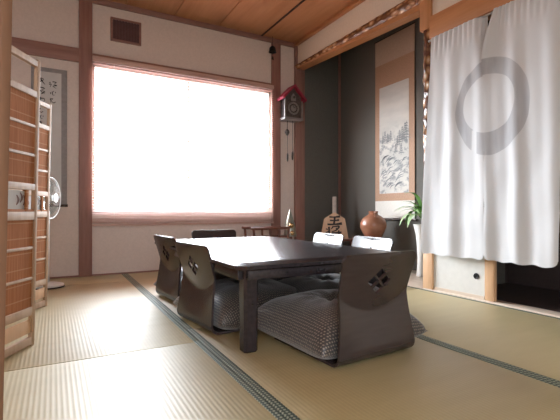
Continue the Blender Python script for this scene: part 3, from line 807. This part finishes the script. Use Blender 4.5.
# stoneware jug
j = thing('stoneware_jug', 'round brown glazed stoneware jug standing in the alcove', 'jug', (2.71, 3.06, 0.300))
bm = NB(); lathe(bm, [(0.0, 0.0), (0.072, 0.0), (0.078, 0.006), (0.105, 0.055), (0.125, 0.105), (0.124, 0.145), (0.105, 0.185), (0.072, 0.212), (0.050, 0.222), (0.042, 0.235), (0.046, 0.252), (0.050, 0.258), (0.044, 0.258), (0.036, 0.240), (0.036, 0.21)], seg=40)
obj('jug_body', bm, 'jug', j)
for a in (R(60), R(240)):
    bm = NB(); ca, sa = math.cos(a), math.sin(a)
    tube(bm, [(0.046 * ca, 0.046 * sa, 0.245), (0.072 * ca, 0.072 * sa, 0.248), (0.080 * ca, 0.080 * sa, 0.228), (0.072 * ca, 0.072 * sa, 0.208)], 0.009, 10); obj('lug_handle', bm, 'jug', j)

# tall white vase with a leafy plant
vx, vy = 2.74, 2.48
v = tag(thing('tall_vase', '', '', (vx, vy, 0.006)), 'tall slim white vase beside the alcove post', 'vase')
bm = NB(); lathe(bm, [(0.0, 0.0), (0.045, 0.0), (0.050, 0.006), (0.046, 0.06), (0.042, 0.15), (0.046, 0.26), (0.056, 0.36), (0.072, 0.43), (0.076, 0.44), (0.070, 0.44), (0.050, 0.36), (0.038, 0.22), (0.0, 0.20)], seg=32)
obj('vase_body', bm, 'vase', v)
p = thing('potted_foliage', 'spray of long green leaves standing in the tall white vase', 'plant', (vx, vy, 0.32))
random.seed(21)
def leaf(bm, a, tilt, L, wd, z0, r0):
    d = Vector((math.cos(a), math.sin(a), 0)); sd = Vector((-math.sin(a), math.cos(a), 0)); rows = []
    for k in range(9):
        t_ = k / 8; ph = tilt - 0.75 * t_ * t_
        q = d * (r0 + L * t_ * math.cos(ph)) + Vector((0, 0, z0 + L * t_ * math.sin(ph)))
        w_ = wd * math.sin(math.pi * min(1, 0.12 + 0.88 * t_)) ** 0.8 + 0.0008
        rows.append([bm.verts.new(q - sd * w_ + Vector((0, 0, 0.25 * w_))), bm.verts.new(q), bm.verts.new(q + sd * w_ + Vector((0, 0, 0.25 * w_)))])
    for a_, b_ in zip(rows[:-1], rows[1:]):
        for c_ in (0, 1): bm.faces.new((a_[c_], a_[c_ + 1], b_[c_ + 1], b_[c_]))
for k in range(34):
    a = k * 2.399 + random.uniform(-.3, .3); bm = NB(); sh_ = 0.62 if math.cos(a) > 0.25 else 1.0
    leaf(bm, a, R(random.uniform(18, 82)), sh_ * random.uniform(0.18, 0.27), random.uniform(.015, .025), 0.135 + 0.10 * random.random(), 0.008)
    bmesh.ops.solidify(bm, geom=list(bm.faces), thickness=0.0008)
    obj('leaf', bm, 'leaf' if k % 3 else 'leafpale', p)
bm = NB()
for k in range(4): tube(bm, [(0.004 * k - 0.006, 0.005 * (k % 2), 0.10), (0.003 * k - .004, 0.004 * (k % 2), 0.24)], 0.004, 6)
obj('stem', bm, 'leaf', p)

# ------------------------------------------------------------------ bench and cone ornament behind the table
b = thing('low_bench', 'low dark wooden bench with turned legs under the window corner', 'bench', (1.835, 3.62, 0))
bm = NB(); tube(bm, [(-0.215, -0.10, 0.398), (-0.19, -0.10, 0.392), (0.18, -0.10, 0.392), (0.215, -0.10, 0.398)], [0.012, 0.014, 0.014, 0.012], 12)
tube(bm, [(-0.215, 0.10, 0.398), (-0.19, 0.10, 0.392), (0.18, 0.10, 0.392), (0.215, 0.10, 0.398)], [0.012, 0.014, 0.014, 0.012], 12); obj('side_rail', bm, 'bench', b)
bm = NB(); box(bm, -0.19, 0.20, -0.095, 0.095, 0.302, 0.316, bev=0.003); obj('seat_board', bm, 'bench', b)
for sx in (-0.185, 0.20):
    for sy in (-0.10, 0.10):
        bm = NB(); tube(bm, [(sx * 0.93, sy, 0.0), (sx * 0.94, sy, 0.15), (sx * 0.95, sy, 0.30), (sx, sy, 0.392)], [0.012, 0.016, 0.012, 0.012], 10); obj('leg', bm, 'bench', b)
for sx in (-0.09, 0.0, 0.09):
    for sy in (-0.10, 0.10):
        bm = NB(); tube(bm, [(sx, sy, 0.31), (sx, sy, 0.39)], 0.007, 8); obj('spindle', bm, 'bench', b)
o_ = thing('cone_ornament', 'pointed grey cone ornament with two brass balls added for its glints, beside the end of the bench', 'ornament', (2.112, 3.63, 0.0))
bm = NB(); lathe(bm, [(0.0, 0.0), (0.058, 0.0), (0.058, 0.012), (0.022, 0.03), (0.02, 0.30), (0.0, 0.30)], seg=20); obj('pedestal', bm, 'bench', o_)
bm = NB(); lathe(bm, [(0.0, 0.0), (0.064, 0.0), (0.066, 0.008), (0.056, 0.09), (0.046, 0.14), (0.018, 0.225), (0.003, 0.278), (0.0, 0.277)], (0, 0, 0.302), seg=24); obj('cone', bm, 'cone', o_)
for x, z in ((0.012, 0.112), (0.018, 0.035)):  # balls added to stand for two bright glints on the ornament
    bm = NB(); bmesh.ops.create_uvsphere(bm, u_segments=20, v_segments=12, radius=0.027)
    for q in bm.verts: q.co += Vector((x - 0.025, -0.045, z + 0.302))
    obj('glint_ball', bm, 'brass', o_)

# ------------------------------------------------------------------ folding screen at the left
CR = Vector((math.cos(0.50246), -math.sin(0.50246), 0))
fs = thing('folding_screen', 'pale wooden folding screen with reed panels nearest the camera at the left edge', 'folding screen', (0, 0, 0))
def lean(bm):
    for q in bm.verts: q.co += CR * (0.0215 * q.co.z)
SH = 1.19
def screen_panel(fs, p0, p1, posts=(True, True), postmat='screenwood', pw=0.021):
    p0, p1 = Vector((*p0, 0)), Vector((*p1, 0)); d = (p1 - p0); Lg = d.length; d.normalize(); nrm = Vector((-d.y, d.x, 0))
    mat = Matrix(((d.x, nrm.x, 0, p0.x), (d.y, nrm.y, 0, p0.y), (0, 0, 1, 0), (0, 0, 0, 1)))
    B = lambda bm, a, b_, z0, z1, th=0.008, y=0.0, bev=0.0015: box(bm, a, b_, y - th, y + th, z0, z1, bev=bev, mat=mat)
    bm = NB()
    B(bm, 0, pw, 0.0, SH); B(bm, Lg - pw, Lg, 0.0, SH)
    for z0, z1 in ((1.158, 1.183), (1.030, 1.056), (0.645, 0.672), (0.523, 0.557), (0.128, 0.163), (0.006, 0.038)): B(bm, pw, Lg - pw, z0, z1, 0.009)
    lean(bm); fr_ = obj('panel_frame', bm, postmat, fs)
    for z0, z1 in ((0.672, 1.030), (0.163, 0.523)):
        bm = NB(); B(bm, pw, Lg - pw, z0, z1, 0.0025, bev=0); lean(bm); obj('reed_infill', bm, 'reed', fr_, smooth=False)
    for z in (0.91, 0.79, 0.408, 0.282):
        bm = NB(); B(bm, pw, Lg - pw, z - 0.006, z + 0.006, 0.007); lean(bm); obj('cross_bar', bm, 'screenwood', fr_)
    # small paper window with a leaf motif between two uprights
    bm = NB(); B(bm, pw + 0.02, Lg - pw - 0.06, 0.567, 0.640, 0.002, bev=0); lean(bm); obj('paper_inset', bm, 'calpaper', fr_, smooth=False)
    bm = NB(); B(bm, Lg - pw - 0.058, Lg - pw - 0.040, 0.557, 0.645, 0.008); B(bm, pw, pw + 0.018, 0.557, 0.645, 0.008); B(bm, pw, Lg - pw, 0.557, 0.567, 0.006); lean(bm); obj('inset_frame', bm, 'reed', fr_)
    n = max(2, int(Lg / 0.12))
    for k in range(n):
        a = pw + 0.05 + k * (Lg - 2 * pw - 0.13) / max(1, n - 1) if n > 1 else Lg / 2
        for s_ in (-1, 1):
            for q in ((-.030, .000), (-.008, .010), (0.012, .0)):
                bm = NB(); o0 = p0 + d * (a + q[0]) - nrm * (0.0028 * s_) + Vector((0, 0, 0.603 + q[1]))
                brush(bm, [(0, -.020), (.012, 0), (0, .020)], [.004, .014, .004], o0, d * s_, Vector((0, 0, 1)), 0.0004); lean(bm); obj('leaf_motif', bm, 'bench', fr_, smooth=False)
    # pierced board near the foot
    bm = NB(); B(bm, pw, Lg - pw, 0.055, 0.112, 0.004); lean(bm); fb = obj('foot_board', bm, 'palewoodZ', fr_)
    return fr_
def gp(lat, d): return (d * 0.4816 + lat * 0.8764, d * 0.8764 - lat * 0.4816)
screen_panel(fs, gp(-1.045, 1.06), gp(-1.040, 1.735))
screen_panel(fs, gp(-1.030, 1.035), gp(-0.482, 0.70), postmat='screenpost', pw=0.022)
fs2 = thing('folding_screen', 'second pale wooden reed screen standing farther back, beside the fan', 'folding screen', (0, 0, 0))
screen_panel(fs2, gp(-1.390, 1.80), gp(-1.384, 2.44))
screen_panel(fs2, gp(-1.80, 1.35), gp(-1.405, 1.785))

# ------------------------------------------------------------------ electric fan behind the screen
fx, fy = -0.035, 3.47
f = thing('electric_fan', 'white electric fan standing on the tatami behind the folding screen', 'fan', (fx, fy, 0))
bm = NB(); lathe(bm, [(0.0, 0.0), (0.10, 0.0), (0.108, 0.008), (0.106, 0.022), (0.06, 0.034), (0.02, 0.040), (0.0, 0.040)], seg=32); obj('base', bm, 'white_plastic', f)
bm = NB(); lathe(bm, [(0.102, 0.002), (0.111, 0.002), (0.111, 0.010), (0.102, 0.010)], seg=32); obj('base_ring', bm, 'black_metal', f)
bm = NB(); tube(bm, [(0, 0, 0.03), (0, 0, 0.56)], 0.012, 12); obj('pole', bm, 'white_plastic', f)
nd = Vector((0.90, -0.43, 0)).normalized(); hc = Vector((0, 0, 0.655)) 
bm = NB(); tube(bm, [hc - nd * 0.11, hc - nd * 0.095, hc - nd * 0.03, hc - nd * 0.01], [0.02, 0.042, 0.045, 0.03], 16); tube(bm, [(0, 0, 0.54), hc - nd * 0.05], 0.016, 10); obj('motor_housing', bm, 'white_plastic', f)
bm = NB(); ring_torus(bm, hc + nd * 0.02, 0.150, 0.005, nd, 40)
u = nd.cross(Vector((0, 0, 1))).normalized(); vv = nd.cross(u)
for k in range(36):
    a = 2 * math.pi * k / 36; dd = u * math.cos(a) + vv * math.sin(a)
    tube(bm, [hc + nd * 0.055 + dd * 0.03, hc + nd * 0.045 + dd * 0.10, hc + nd * 0.02 + dd * 0.150], 0.0009, 4)
    tube(bm, [hc - nd * 0.03 + dd * 0.04, hc - nd * 0.015 + dd * 0.11, hc + nd * 0.02 + dd * 0.150], 0.0009, 4)
tube(bm, [hc + nd * 0.052, hc + nd * 0.058], 0.032, 20)
obj('guard', bm, 'white_plastic', f)
for k in range(3):
    bm = NB(); prev = None
    for i in range(9):
        r = 0.025 + 0.11 * i / 8; row = []
        for q in range(9):
            a = 2 * math.pi * k / 3 + (q / 8 - 0.5) * (1.35 + 0.35 * math.sin(math.pi * i / 8)) + 0.5 * i / 8
            row.append(bm.verts.new(hc + (u * math.cos(a) + vv * math.sin(a)) * r + nd * (0.012 + 0.028 * (q / 8 - 0.5))))
        if prev:
            for q in range(8): bm.faces.new((prev[q], prev[q + 1], row[q + 1], row[q]))
        prev = row
    bmesh.ops.solidify(bm, geom=list(bm.faces), thickness=0.0015)
    obj('blade', bm, 'blade', f)
bm = NB(); tube(bm, [hc - nd * 0.012, hc + nd * 0.035], [0.026, 0.022], 16); obj('hub', bm, 'white_plastic', f)
